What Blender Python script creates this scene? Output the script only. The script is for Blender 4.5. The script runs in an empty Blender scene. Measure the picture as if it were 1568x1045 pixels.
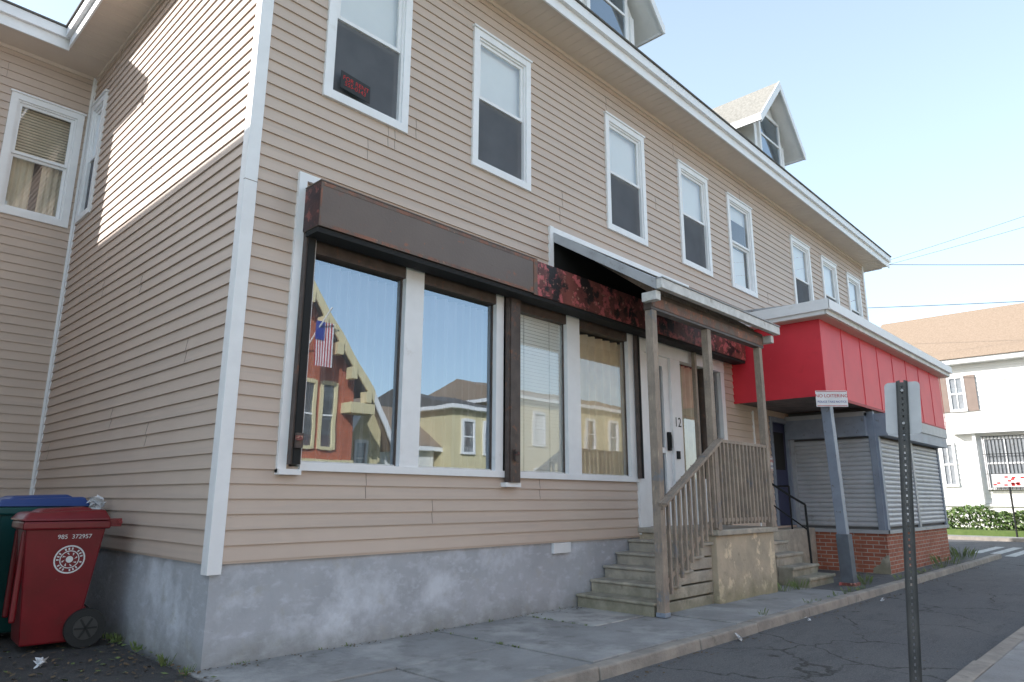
import bpy, bmesh, math, random
from mathutils import Vector, Matrix, noise
random.seed(7)
sc=bpy.context.scene
COL=bpy.context.collection
# ---------------------------------------------------------------- materials
def nodes(name):
    m=bpy.data.materials.new(name); m.use_nodes=True
    nt=m.node_tree; bs=nt.nodes["Principled BSDF"]
    return m,nt,bs
def N(nt,t,**k):
    n=nt.nodes.new(t)
    for a,v in k.items(): setattr(n,a,v)
    return n
def noise_tex(nt,co,scale,detail=4,rough=.55,stretch=None):
    n=N(nt,"ShaderNodeTexNoise"); n.inputs["Scale"].default_value=scale; n.inputs["Detail"].default_value=detail; n.inputs["Roughness"].default_value=rough
    if stretch:
        mp=N(nt,"ShaderNodeMapping"); mp.inputs["Scale"].default_value=stretch; nt.links.new(co,mp.inputs[0]); nt.links.new(mp.outputs[0],n.inputs[0])
    else: nt.links.new(co,n.inputs[0])
    return n.outputs[0]
def ramp(nt,fac,lo,hi):
    r=N(nt,"ShaderNodeMapRange"); r.inputs[1].default_value=lo; r.inputs[2].default_value=hi; r.clamp=True
    nt.links.new(fac,r.inputs[0]); return r.outputs[0]
def mix(nt,fac,a,b):
    m=N(nt,"ShaderNodeMix",data_type='RGBA')
    if isinstance(fac,(int,float)): m.inputs[0].default_value=fac
    else: nt.links.new(fac,m.inputs[0])
    for s,v in ((6,a),(7,b)):
        if isinstance(v,tuple): m.inputs[s].default_value=(*v,1)
        else: nt.links.new(v,m.inputs[s])
    return m.outputs[2]
def mat(name,c1,c2=None,scale=3,rough=.6,bump=0,bscale=40,layers=(),metal=0,lo=.35,hi=.65,stretch=None,spec=.5):
    m,nt,bs=nodes(name); tc=N(nt,"ShaderNodeTexCoord"); co=tc.outputs["Object"]
    if c2 is None: c2=tuple(x*.88 for x in c1)
    c=mix(nt,ramp(nt,noise_tex(nt,co,scale,5,.6,stretch),lo,hi),c1,c2)
    for L in layers:
        c=mix(nt,ramp(nt,noise_tex(nt,co,L[1],6,.65,L[4] if len(L)>4 else None),L[2],L[3]),c,L[0])
    nt.links.new(c,bs.inputs["Base Color"])
    bs.inputs["Roughness"].default_value=rough; bs.inputs["Metallic"].default_value=metal
    bs.inputs["Specular IOR Level"].default_value=spec
    if bump:
        b=N(nt,"ShaderNodeBump"); b.inputs["Strength"].default_value=bump; b.inputs["Distance"].default_value=.02
        nt.links.new(noise_tex(nt,co,bscale,6,.6),b.inputs["Height"]); nt.links.new(b.outputs[0],bs.inputs["Normal"])
    return m
def zdirt(m,z0,z1,col,amt=.7,nscale=2.):
    nt=m.node_tree; bs=nt.nodes["Principled BSDF"]; src=bs.inputs["Base Color"].links[0].from_socket
    tc=N(nt,"ShaderNodeTexCoord"); sp=N(nt,"ShaderNodeSeparateXYZ"); nt.links.new(tc.outputs["Object"],sp.inputs[0])
    nz=noise_tex(nt,tc.outputs["Object"],nscale,6,.7)
    a=N(nt,"ShaderNodeMath",operation='MULTIPLY_ADD'); nt.links.new(nz,a.inputs[0]); a.inputs[1].default_value=-(z1-z0)*2.; nt.links.new(sp.outputs[2],a.inputs[2])
    r=N(nt,"ShaderNodeMapRange"); nt.links.new(a.outputs[0],r.inputs[0]); r.inputs[1].default_value=z0-(z1-z0)*1.; r.inputs[2].default_value=z1-(z1-z0)*.8; r.inputs[3].default_value=amt; r.inputs[4].default_value=0
    nt.links.new(mix(nt,r.outputs[0],src,col),bs.inputs["Base Color"])
def glass(name,fac,tint=(.8,.85,.85),wob=.15,blend=.35,gl=(.95,.97,1)):
    m=bpy.data.materials.new(name); m.use_nodes=True; nt=m.node_tree; nt.nodes.clear()
    o=N(nt,"ShaderNodeOutputMaterial"); mx=N(nt,"ShaderNodeMixShader"); t=N(nt,"ShaderNodeBsdfTransparent"); g=N(nt,"ShaderNodeBsdfGlossy")
    t.inputs[0].default_value=(*tint,1); g.inputs["Roughness"].default_value=0.0; g.inputs[0].default_value=(*gl,1)
    lw=N(nt,"ShaderNodeLayerWeight"); lw.inputs[0].default_value=blend
    r=N(nt,"ShaderNodeMapRange"); nt.links.new(lw.outputs["Fresnel"],r.inputs[0]); r.inputs[1].default_value=0; r.inputs[2].default_value=1; r.inputs[3].default_value=fac; r.inputs[4].default_value=.98
    tc=N(nt,"ShaderNodeTexCoord"); b=N(nt,"ShaderNodeBump"); b.inputs["Strength"].default_value=wob; b.inputs["Distance"].default_value=.01
    nt.links.new(noise_tex(nt,tc.outputs["Object"],1.3,1),b.inputs["Height"]); nt.links.new(b.outputs[0],g.inputs["Normal"])
    nt.links.new(r.outputs[0],mx.inputs[0]); nt.links.new(t.outputs[0],mx.inputs[1]); nt.links.new(g.outputs[0],mx.inputs[2]); nt.links.new(mx.outputs[0],o.inputs[0])
    return m
def meshmat(name,col,op):
    m=bpy.data.materials.new(name); m.use_nodes=True; nt=m.node_tree; nt.nodes.clear()
    o=N(nt,"ShaderNodeOutputMaterial"); mx=N(nt,"ShaderNodeMixShader"); t=N(nt,"ShaderNodeBsdfTransparent"); d=N(nt,"ShaderNodeBsdfDiffuse")
    tc=N(nt,"ShaderNodeTexCoord"); c=mix(nt,ramp(nt,noise_tex(nt,tc.outputs["Object"],1.5,4),.35,.7),col,tuple(x*.8 for x in col)); nt.links.new(c,d.inputs[0])
    mx.inputs[0].default_value=op; nt.links.new(t.outputs[0],mx.inputs[1]); nt.links.new(d.outputs[0],mx.inputs[2]); nt.links.new(mx.outputs[0],o.inputs[0]); return m
def brickmat(name,c1,c2,mortar,bw=.27,bh=.09,rough=.85):
    m,nt,bs=nodes(name); tc=N(nt,"ShaderNodeTexCoord"); sp=N(nt,"ShaderNodeSeparateXYZ"); nt.links.new(tc.outputs["Object"],sp.inputs[0])
    ad=N(nt,"ShaderNodeMath",operation='ADD'); nt.links.new(sp.outputs[0],ad.inputs[0]); nt.links.new(sp.outputs[1],ad.inputs[1])
    cb=N(nt,"ShaderNodeCombineXYZ"); nt.links.new(ad.outputs[0],cb.inputs[0]); nt.links.new(sp.outputs[2],cb.inputs[1])
    b=N(nt,"ShaderNodeTexBrick"); nt.links.new(cb.outputs[0],b.inputs["Vector"]); b.inputs["Scale"].default_value=1
    b.inputs["Color1"].default_value=(*c1,1); b.inputs["Color2"].default_value=(*c2,1); b.inputs["Mortar"].default_value=(*mortar,1)
    b.inputs["Brick Width"].default_value=bw; b.inputs["Row Height"].default_value=bh; b.inputs["Mortar Size"].default_value=.009; b.inputs["Mortar Smooth"].default_value=.2
    c=mix(nt,ramp(nt,noise_tex(nt,tc.outputs["Object"],2.5,6,.7),.45,.75),b.outputs[0],tuple(x*.6 for x in c1))
    nt.links.new(c,bs.inputs["Base Color"]); bs.inputs["Roughness"].default_value=rough
    bp=N(nt,"ShaderNodeBump"); bp.inputs["Strength"].default_value=.6; bp.inputs["Distance"].default_value=.01; bp.invert=True
    nt.links.new(b.outputs[1],bp.inputs["Height"]); nt.links.new(bp.outputs[0],bs.inputs["Normal"])
    return m
SID=mat("vinyl_siding",(.575,.462,.385),(.545,.434,.362),1.2,.5,.04,60,layers=[((.50,.40,.335),.7,.55,.8,(1,1,2.5)),((.52,.42,.355),1.0,.52,.6,(.18,.18,6.6)),((.40,.33,.29),9,.68,.85)])
SEAM=mat("seam",(.25,.2,.17))
WHITE=mat("white_trim",(.86,.86,.87),(.81,.81,.82),4,.45,layers=[((.60,.57,.52),2.5,.65,.85)])
DWHITE=mat("dirty_white",(.72,.71,.69),(.54,.53,.51),5,.5,layers=[((.3,.26,.22),4,.6,.75)])
SOF=mat("soffit",(.70,.61,.53),(.66,.57,.50),2,.6)
CONC=mat("foundation_concrete",(.44,.45,.485),(.37,.38,.41),1.3,.9,.4,14,layers=[((.60,.62,.67),1.1,.5,.66),((.41,.40,.38),4,.57,.78),((.53,.55,.60),5,.53,.7,(1,1,2)),((.30,.31,.29),2.2,.67,.84),((.2,.2,.19),26,.69,.76)])
zdirt(CONC,-.05,.22,(.17,.17,.14),.55,3)
CONC2=mat("old_step_concrete",(.46,.41,.34),(.33,.30,.26),4,.9,.6,18,layers=[((.60,.53,.43),2.2,.55,.7),((.18,.16,.13),5,.6,.75)])
zdirt(CONC2,0,.4,(.17,.17,.10),.6,4)
SIDEW=mat("sidewalk_concrete",(.33,.325,.325),(.25,.245,.24),1.5,.9,.6,30,layers=[((.44,.43,.42),.8,.53,.68),((.13,.13,.11),2.6,.58,.78),((.16,.155,.15),60,.6,.8),((.42,.41,.4),90,.62,.75),((.07,.07,.065),11,.7,.74)])
SIDEW2=mat("sidewalk_patch",(.48,.47,.45),(.40,.39,.38),2,.9,.4,30,layers=[((.25,.24,.22),5,.6,.8),((.3,.29,.28),2,.5,.6)])
KERB=mat("kerb_stone",(.39,.345,.30),(.26,.235,.21),3,.9,.7,20,layers=[((.15,.14,.12),5,.58,.75)])
JOINT=mat("joint_dirt",(.09,.085,.065),(.06,.07,.04),9,.95)
def asphalt(name,base,light,crack=True):
    m,nt,bs=nodes(name); tc=N(nt,"ShaderNodeTexCoord"); co=tc.outputs["Object"]
    c=mix(nt,ramp(nt,noise_tex(nt,co,.6,6,.6),.35,.7),base,light)
    c=mix(nt,ramp(nt,noise_tex(nt,co,3.5,6,.7,(.35,1.2,1)),.5,.8),c,tuple(x*.62 for x in base))
    c=mix(nt,ramp(nt,noise_tex(nt,co,70,3,.7),.52,.75),c,tuple(x*1.9 for x in light))
    c=mix(nt,ramp(nt,noise_tex(nt,co,45,2,.7),.58,.8),c,tuple(x*.4 for x in base))
    if crack:
        wn=N(nt,"ShaderNodeTexNoise"); wn.inputs["Scale"].default_value=2.2; wn.inputs["Detail"].default_value=7; nt.links.new(co,wn.inputs[0])
        mv=N(nt,"ShaderNodeMix",data_type='VECTOR'); mv.inputs[0].default_value=.4; nt.links.new(co,mv.inputs[4]); nt.links.new(wn.outputs[1],mv.inputs[5])
        v=N(nt,"ShaderNodeTexVoronoi",feature='DISTANCE_TO_EDGE'); v.inputs["Scale"].default_value=.9; nt.links.new(mv.outputs[1],v.inputs[0])
        inv=N(nt,"ShaderNodeMapRange"); nt.links.new(v.outputs[0],inv.inputs[0]); inv.inputs[1].default_value=.002; inv.inputs[2].default_value=.012; inv.inputs[3].default_value=.9; inv.inputs[4].default_value=0
        gate=N(nt,"ShaderNodeMath",operation='MULTIPLY'); nt.links.new(inv.outputs[0],gate.inputs[0]); nt.links.new(ramp(nt,noise_tex(nt,co,.45,3),.44,.52),gate.inputs[1])
        c=mix(nt,gate.outputs[0],c,(.035,.035,.03))
    nt.links.new(c,bs.inputs["Base Color"]); bs.inputs["Roughness"].default_value=.9
    b=N(nt,"ShaderNodeBump"); b.inputs["Strength"].default_value=.7; b.inputs["Distance"].default_value=.012; nt.links.new(noise_tex(nt,co,90,3,.7),b.inputs["Height"]); nt.links.new(b.outputs[0],bs.inputs["Normal"])
    return m
ASPH=asphalt("asphalt",(.105,.105,.11),(.14,.137,.135))
ASPH2=asphalt("driveway_asphalt",(.05,.048,.048),(.065,.062,.06),False)
GRND=mat("far_ground",(.12,.12,.115),(.09,.09,.085),.1,.95)
BROWN=mat("rusty_sign_brown",(.155,.117,.098),(.142,.107,.09),2,.5,.15,25,layers=[((.20,.10,.075),2.6,.60,.68),((.30,.11,.06),5.5,.66,.70),((.05,.028,.03),7,.68,.74),((.34,.24,.19),9,.70,.74)])
RUSTEDGE=mat("rust_streak",(.30,.12,.07),(.13,.085,.07),4,.6,.3,25,layers=[((.15,.11,.09),7,.48,.56),((.4,.22,.15),12,.62,.68)])
RUSTRED=mat("rusty_sign_red",(.24,.075,.06),(.09,.025,.022),1.6,.5,.2,25,layers=[((.50,.12,.12),6,.52,.57),((.018,.012,.012),2.4,.53,.58),((.45,.24,.18),10,.60,.65)])
RUSTEND=mat("rusty_sign_end",(.075,.03,.03),(.03,.015,.02),5,.5,.2,25,layers=[((.24,.07,.06),7,.56,.62)])
RAIL=mat("shutter_rail",(.10,.075,.065),(.06,.045,.04),5,.5,layers=[((.18,.08,.05),9,.58,.7)])
BLACK=mat("black_parts_and_shade",(.012,.012,.012),rough=.8)
ROOM=mat("room_wall",(.14,.14,.14),(.1,.1,.1),1,.9)
CURT=meshmat("curtain_grey",(.36,.38,.42),.88)
CURTT=mat("curtain_tan",(.84,.74,.58),(.72,.62,.48),3,.9)
BLIND=mat("window_blind",(.88,.89,.86),(.84,.85,.82),2,.7)
SCREEN=meshmat("insect_screen",(.16,.165,.18),.76)
WOOD=mat("weathered_wood",(.37,.30,.24),(.25,.205,.17),3,.75,.4,30,layers=[((.48,.38,.29),6,.55,.7,(6,6,1)),((.13,.11,.09),9,.6,.75,(6,6,.7)),((.19,.20,.22),3,.62,.7)])
GREY=mat("grey_metal",(.40,.41,.43),(.32,.33,.35),3,.45,layers=[((.2,.18,.16),6,.6,.75)])
BLUEG=mat("blue_grey_paint",(.25,.29,.36),(.20,.23,.29),3,.45,layers=[((.12,.10,.09),7,.62,.72)])
SHUT=mat("shutter_metal",(.46,.47,.50),(.39,.40,.42),2,.4,layers=[((.25,.24,.23),3,.58,.8)])
RED=mat("red_panel",(.74,.035,.055),(.66,.03,.048),1.2,.5,layers=[((.52,.022,.035),2,.6,.85),((.78,.14,.14),5,.66,.75)])
REDE=mat("red_edge",(.4,.03,.035))
BRICK=brickmat("shop_brick",(.42,.14,.08),(.30,.095,.06),(.42,.38,.33),.26,.088)
NAVY=mat("navy_door",(.025,.03,.08),rough=.4)
ROOF=mat("roof_shingle",(.10,.095,.09),(.14,.13,.12),20,.9,.5,40)
ROOFT=mat("roof_tan_shingle",(.36,.27,.20),(.27,.20,.14),12,.9,.5,30)
ROOFG=mat("dormer_shingle",(.38,.36,.32),(.25,.24,.21),14,.9,.5,30)
GLS=glass("shop_glass",.27,(.94,.96,.97),.12,.35,(.78,.89,1.0))
GLD=glass("display_glass",.10,(.96,.98,.97),.12,.26,(.88,.94,1.0))
GLU=glass("upper_glass",.14,(.95,.97,.98),.15,.25)
BINRED=mat("bin_red",(.20,.010,.016),(.15,.009,.012),3,.38,layers=[((.10,.02,.02),5,.6,.8),((.26,.06,.06),12,.66,.72)])
BINTEAL=mat("bin_teal",(.01,.09,.09),rough=.4); BINBLUE=mat("bin_blue",(.03,.07,.24),rough=.4)
RUBBER=mat("rubber",(.02,.02,.02),rough=.7); HUB=mat("wheel_hub",(.05,.05,.05),rough=.4)
SIGNAL=mat("sign_aluminium",(.50,.51,.54),(.44,.45,.48),6,.4,metal=.1)
POSTM=mat("sign_post_green",(.05,.052,.055),(.08,.08,.08),5,.5,metal=.3)
SIGNW=mat("sign_white",(.78,.79,.81),rough=.4); INKR=mat("ink_red",(.5,.02,.02)); INKB=mat("ink_blue",(.03,.05,.3)); INKK=mat("ink_black",(.02,.02,.02)); INKW=mat("ink_white",(.75,.75,.75))
PAINTW=mat("road_paint",(.6,.6,.58),(.35,.35,.34),8,.8)
YEL=mat("yellow_siding",(.70,.61,.38),(.66,.57,.34),1,.7); WSID=mat("white_siding",(.78,.77,.74),(.73,.72,.70),1,.6)
OBRICK=brickmat("red_house_brick",(.50,.13,.06),(.44,.11,.05),(.42,.2,.13),.24,.08)
LEAF=mat("leaf",(.07,.13,.03),(.11,.18,.045),6,.6); LEAF2=mat("weed",(.12,.18,.05),(.16,.2,.07),6,.7)
DEADL=mat("dead_leaf",(.16,.11,.06),(.08,.055,.035),15,.9); BARK=mat("bark",(.12,.09,.07),rough=.9)
GRASS=mat("grass",(.08,.13,.03),(.12,.17,.05),3,.95,.6,40)
# ---------------------------------------------------------------- builder
class B:
    def __init__(s,mp=None): s.v=[];s.f=[];s.mi=[];s.ms=[];s.mp=mp or (lambda u,d,z:(u,d,z))
    def m(s,mt):
        if mt not in s.ms: s.ms.append(mt)
        return s.ms.index(mt)
    def poly(s,pts,mt):
        i=len(s.v); s.v+=[s.mp(*p) for p in pts]; s.f.append(list(range(i,i+len(pts)))); s.mi.append(s.m(mt))
    def box(s,a0,a1,b0,b1,c0,c1,mt):
        i=len(s.v)
        s.v+=[s.mp(a,b,c) for a in (a0,a1) for b in (b0,b1) for c in (c0,c1)]
        for q in ((0,1,3,2),(4,6,7,5),(0,4,5,1),(2,3,7,6),(0,2,6,4),(1,5,7,3)): s.f.append([i+k for k in q]); s.mi.append(s.m(mt))
    def hexa(s,p,mt):
        i=len(s.v); s.v+=[s.mp(*q) for q in p]
        for q in ((3,2,1,0),(4,5,6,7),(0,1,5,4),(1,2,6,5),(2,3,7,6),(3,0,4,7)): s.f.append([i+k for k in q]); s.mi.append(s.m(mt))
    def prism(s,pts,off,mt):
        n=len(pts); i=len(s.v); s.v+=[s.mp(*q) for q in pts]+[s.mp(q[0]+off[0],q[1]+off[1],q[2]+off[2]) for q in pts]
        s.f.append([i+k for k in range(n)]);s.f.append([i+n+k for k in reversed(range(n))]);k0=s.m(mt);s.mi+=[k0,k0]
        for k in range(n): s.f.append([i+k,i+n+k,i+n+(k+1)%n,i+(k+1)%n]); s.mi.append(k0)
    def bar(s,p,q,w,h,mt):
        p=Vector(p);q=Vector(q);d=(q-p).normalized(); up=Vector((0,0,1)) if abs(d.z)<.95 else Vector((1,0,0))
        a=d.cross(up).normalized()*w/2; b=a.cross(d).normalized()*h/2
        s.hexa([tuple(p-a-b),tuple(p+a-b),tuple(p+a+b),tuple(p-a+b),tuple(q-a-b),tuple(q+a-b),tuple(q+a+b),tuple(q-a+b)],mt)
    def tube(s,p,q,r,mt,n=10,r2=None):
        p=Vector(p);q=Vector(q);d=(q-p).normalized(); up=Vector((0,0,1)) if abs(d.z)<.9 else Vector((1,0,0)); a=d.cross(up).normalized(); b=a.cross(d)
        r2=r if r2 is None else r2
        i=len(s.v)
        for c,rr in ((p,r),(q,r2)):
            for k in range(n):
                t=2*math.pi*k/n; s.v.append(s.mp(*(c+a*math.cos(t)*rr+b*math.sin(t)*rr)))
        k0=s.m(mt)
        for k in range(n): s.f.append([i+k,i+(k+1)%n,i+n+(k+1)%n,i+n+k]); s.mi.append(k0)
        s.f.append([i+k for k in range(n)]); s.f.append([i+n+k for k in reversed(range(n))]); s.mi+=[k0,k0]
    def obj(s,name,parent=None,bevel=0,fix=True):
        me=bpy.data.meshes.new(name); me.from_pydata([tuple(x) for x in s.v],[],s.f)
        for m_ in s.ms: me.materials.append(m_)
        me.polygons.foreach_set("material_index",s.mi); me.update()
        if fix:
            bm=bmesh.new(); bm.from_mesh(me); bmesh.ops.recalc_face_normals(bm,faces=bm.faces); bm.to_mesh(me); bm.free()
        o=bpy.data.objects.new(name,me); COL.objects.link(o)
        if parent: o.parent=parent
        if bevel:
            bv=o.modifiers.new("b","BEVEL"); bv.width=bevel; bv.segments=2; bv.limit_method='ANGLE'
        return o
def empty(name):
    e=bpy.data.objects.new(name,None); COL.objects.link(e); e.empty_display_size=.2; return e
def text(s,name,parent,loc,rot,size,mt,ax='CENTER'):
    cu=bpy.data.curves.new(name,"FONT"); cu.body=s; cu.size=size; cu.align_x=ax; cu.align_y='CENTER'; cu.materials.append(mt); cu.extrude=.001; cu.space_line=.85
    o=bpy.data.objects.new(name,cu); COL.objects.link(o); o.location=loc; o.rotation_euler=rot; o.parent=parent; return o
FR=lambda u,d,z:(u,-d,z)
SD=lambda u,d,z:(-d,u,z)
WG=lambda u,d,z:(u,7.1-d,z)
def siding(b,u0,u1,z0,z1,holes,mt=None,ex=.152,out=.022):
    mt=mt or SID
    zs=set([z0,z1]); k=0
    while z0+k*ex<z1: zs.add(round(z0+k*ex,5)); k+=1
    for h in holes:
        for z in (h[2],h[3]):
            if z0<z<z1: zs.add(z)
    zs=sorted(zs)
    dep=lambda z,base: out*(1-(z-base)/ex)
    for a,c in zip(zs,zs[1:]):
        if c-a<1e-4: continue
        mid=(a+c)/2; base=z0+math.floor((mid-z0)/ex)*ex
        iv=[(u0,u1)]
        for h in holes:
            if h[2]<mid<h[3]:
                nv=[]
                for p,q in iv:
                    if h[0]>p: nv.append((p,min(q,h[0])))
                    if h[1]<q: nv.append((max(p,h[1]),q))
                iv=[x for x in nv if x[1]-x[0]>1e-4]
        for p,q in iv:
            da,dc=dep(a,base),dep(c,base)
            b.poly([(p,da,a),(q,da,a),(q,dc,c),(p,dc,c)],mt)
            if abs(a-base)<1e-4: b.poly([(p,0,a),(q,0,a),(q,da,a),(p,da,a)],mt)
def seams(b,u0,u1,z0,z1,holes,n,ex=.152):
    for _ in range(n):
        u=random.uniform(u0+.3,u1-.3); k=random.randint(0,int((z1-z0)/ex/2)-1)*2; a=z0+k*ex
        if any(h[0]-.2<u<h[1]+.2 and h[2]-.2<a+ex/2<h[3]+.2 for h in holes): continue
        for j in (0,1):
            a=z0+(k+j)*ex
            b.hexa([(u,.019,a+.004),(u+.005,.019,a+.004),(u+.005,.025,a+.004),(u,.025,a+.004),(u,-.002,a+ex-.01),(u+.005,-.002,a+ex-.01),(u+.005,.006,a+ex-.01),(u,.006,a+ex-.01)],SEAM)
def window(b,g,u0,u1,z0,z1,t=.11,shade=1.0,screen=True):
    b.box(u0,u0+t,-.05,.05,z0,z1,WHITE); b.box(u1-t,u1,-.05,.05,z0,z1,WHITE)
    b.box(u0+t,u1-t,-.05,.047,z1-t,z1,WHITE); b.box(u0+t,u1-t,-.05,.052,z0,z0+t,WHITE)
    b.box(u0-.02,u1+.02,.0,.075,z1-.002,z1+.03,WHITE)
    a0,a1,c0,c1=u0+t,u1-t,z0+t,z1-t; mid=(c0+c1)/2+.02
    for p,q in ((a0,a0+.03),(a1-.03,a1)): b.box(p,q,-.12,.02,c0,c1,WHITE)
    b.box(a0+.03,a1-.03,-.12,.018,c1-.03,c1,WHITE); b.box(a0+.03,a1-.03,-.12,.022,c0,c0+.03,WHITE)
    a0+=.03;a1-=.03;c0+=.03;c1-=.03; s=.05
    b.box(a0,a0+s,-.05,-.01,mid,c1,WHITE); b.box(a1-s,a1,-.05,-.01,mid,c1,WHITE); b.box(a0+s,a1-s,-.05,-.012,c1-s,c1,WHITE); b.box(a0+s,a1-s,-.05,-.008,mid,mid+s,WHITE)
    b.box(a0,a0+s,-.095,-.055,c0,mid,WHITE); b.box(a1-s,a1,-.095,-.055,c0,mid,WHITE); b.box(a0+s,a1-s,-.095,-.057,c0,c0+s,WHITE); b.box(a0+s,a1-s,-.095,-.052,mid-s,mid-.002,WHITE)
    g.poly([(a0+s,-.03,mid+s),(a1-s,-.03,mid+s),(a1-s,-.03,c1-s),(a0+s,-.03,c1-s)],GLU)
    g.poly([(a0+s,-.075,c0+s),(a1-s,-.075,c0+s),(a1-s,-.075,mid-s),(a0+s,-.075,mid-s)],GLU)
    if screen:
        g.poly([(a0+.004,-.035,c0),(a1-.004,-.035,c0),(a1-.004,-.035,mid-.002),(a0+.004,-.035,mid-.002)],SCREEN)
    if shade>0: b.box(a0-.01,a1+.01,-.115,-.11,c1-(c1-mid)*shade,c1,BLIND)
    b.box(a0-.02,a1+.02,-.60,-.59,c0-.02,c1+.02,ROOM)
    b.box(a0-.03,a0-.022,-.59,-.125,c0,c1,ROOM); b.box(a1+.022,a1+.03,-.59,-.125,c0,c1,ROOM)
    b.box(a0-.03,a1+.03,-.6,-.125,c1+.03,c1+.04,ROOM); b.box(a0-.03,a1+.03,-.6,-.125,c0-.04,c0-.03,ROOM)
    return (u0+.05,u1-.05,z0+.05,z1-.05)
def curtain(b,x0,x1,y,z0,z1,mt,per=.16,amp=.035,fl=0):
    n=int((x1-x0)/per*8); pts=[]
    for k in range(n+1):
        x=x0+(x1-x0)*k/n; pts.append((x,y+amp*math.sin(2*math.pi*(x-x0)/per+1.5*noise.noise((x*2,0,0)))+.02*noise.noise((x*5,3,0)),z0+fl*noise.noise((x*1.3,7,0))))
    for p,q in zip(pts,pts[1:]): b.poly([(p[0],p[1],p[2]),(q[0],q[1],q[2]),(q[0],q[1],z1),(p[0],p[1],z1)],mt)
# ---------------------------------------------------------------- main house
house=empty("vinyl_sided_house")
fw=B(FR); fg=B(FR); holes=[]
WIN=[(.83,2.13),(3.34,4.64),(6.76,8.08),(9.42,10.72),(11.68,13.0),(15.45,16.82),(17.73,19.0),(19.95,21.2)]
for i,(a,c) in enumerate(WIN):
    holes.append(window(fw,fg,a,c,6.45,8.80,shade=[.98,.95,1,1,.35,.9,1,.9][i],screen=(i!=4)))
fw.box(11.9,12.8,-.16,-.15,6.6,7.6,BLIND)
holes+=[(.75,7.55,1.93,4.75),(7.56,10.95,1.08,4.75),(13.15,14.25,1.0,3.55)]
fw.obj("upper_windows",house)
fg.obj("upper_window_glass",house,fix=False)
s=B(FR); siding(s,.0,21.8,.98,9.5,holes); seams(s,0,21.8,.98,9.5,holes,55); s.obj("front_siding",house,fix=False)
sw=B(SD); sg=B(SD); hs=[window(sw,sg,6.12,6.93,6.45,8.80,shade=.5)]
sw.obj("side_window",house); sg.obj("side_window_glass",house,fix=False)
s=B(SD); siding(s,0,7.1,.98,9.5,hs); seams(s,0,7.1,.98,9.5,hs,10); s.obj("side_siding",house,fix=False)
ww=B(WG); wg=B(WG); hw=[window(ww,wg,-1.27,-.12,6.38,8.65,shade=0,screen=False)]
for k in range(17): ww.box(-1.12,-.27,-.20,-.17,7.58+k*.055,7.58+k*.055+.035,CURTT)
ww.obj("wing_window",house); wg.obj("wing_window_glass",house,fix=False)
cw=B(); curtain(cw,-1.12,-.72,7.33,6.5,7.6,CURTT,.1,.02); curtain(cw,-.6,-.27,7.33,6.5,7.6,CURTT,.09,.02); cw.obj("wing_curtain",house,fix=False)
s=B(WG); siding(s,-1.7,0,.98,9.5,hw); seams(s,-1.7,0,.98,9.5,hw,3); s.obj("wing_siding",house,fix=False)
t=B()
t.box(-1.7,-1.69,7.1,14,.0,9.5,SID); t.box(-1.7,5,13.9,14,0,9.5,SID)
t.box(21.79,21.8,0,11,0,9.5,SID); t.box(5,21.8,10.99,11.,0,9.5,SID); t.box(.3,21.7,.7,10.9,5.6,5.65,ROOM)
t.box(5,5.01,11,14,0,9.5,SID)
t.obj("rear_walls",house)
t=B()
t.box(-.035,.11,-.035,-.002,.86,9.5,WHITE); t.box(-.035,-.002,-.002,.11,.86,9.5,WHITE)
t.box(-.03,-.0,7.03,7.07,.98,9.5,WHITE) ; t.box(-.07,-.03,7.07,7.1,.98,9.5,WHITE)
t.box(21.7,21.835,-.035,-.002,.9,9.5,WHITE)
t.box(-.038,.113,-.038,.0,5.02,5.03,SEAM)
t.obj("corner_trim",house,bevel=.006)
t=B(); t.box(.11,21.7,-.04,-.0,9.43,9.5,SOF); t.box(-.04,0,.11,7.0,9.43,9.5,SOF); t.box(-1.7,-.07,7.06,7.1,9.43,9.5,SOF); t.obj("frieze",house)
t=B(); t.box(.02,21.78,.02,.3,-.3,.975,CONC); t.box(.02,.3,.3,7.12,-.3,.975,CONC); t.box(-1.68,.02,7.12,7.4,-.3,.975,CONC)
t.box(-.0,21.7,-.012,.02,.955,.982,SID); t.box(-.012,.02,.02,7.1,.955,.982,SID)
t.box(5.15,5.55,-.03,.02,.80,.95,SIGNW)
t.obj("foundation",house)
OV=.65
t=B()
t.box(-OV,21.8+OV,-OV,0,9.5,9.53,SOF); t.box(-OV,0,0,7.1-OV,9.5,9.53,SOF); t.box(-1.7-OV,0,7.1-OV,7.1,9.5,9.53,SOF); t.box(21.8,21.8+OV,0,11,9.5,9.53,SOF); t.box(-1.7-OV,-1.7,7.1,14,9.5,9.53,SOF)
for k in range(0,118):
    x=-OV+.1+k*.195; t.box(x,x+.008,-OV+.02,-.04,9.495,9.5,SOF)
for k in range(0,34):
    y=.1+k*.195
    if y<6.4: t.box(-OV+.02,-.04,y,y+.012,9.494,9.5,SOF)
t.obj("soffit",house)
t=B()
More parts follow.
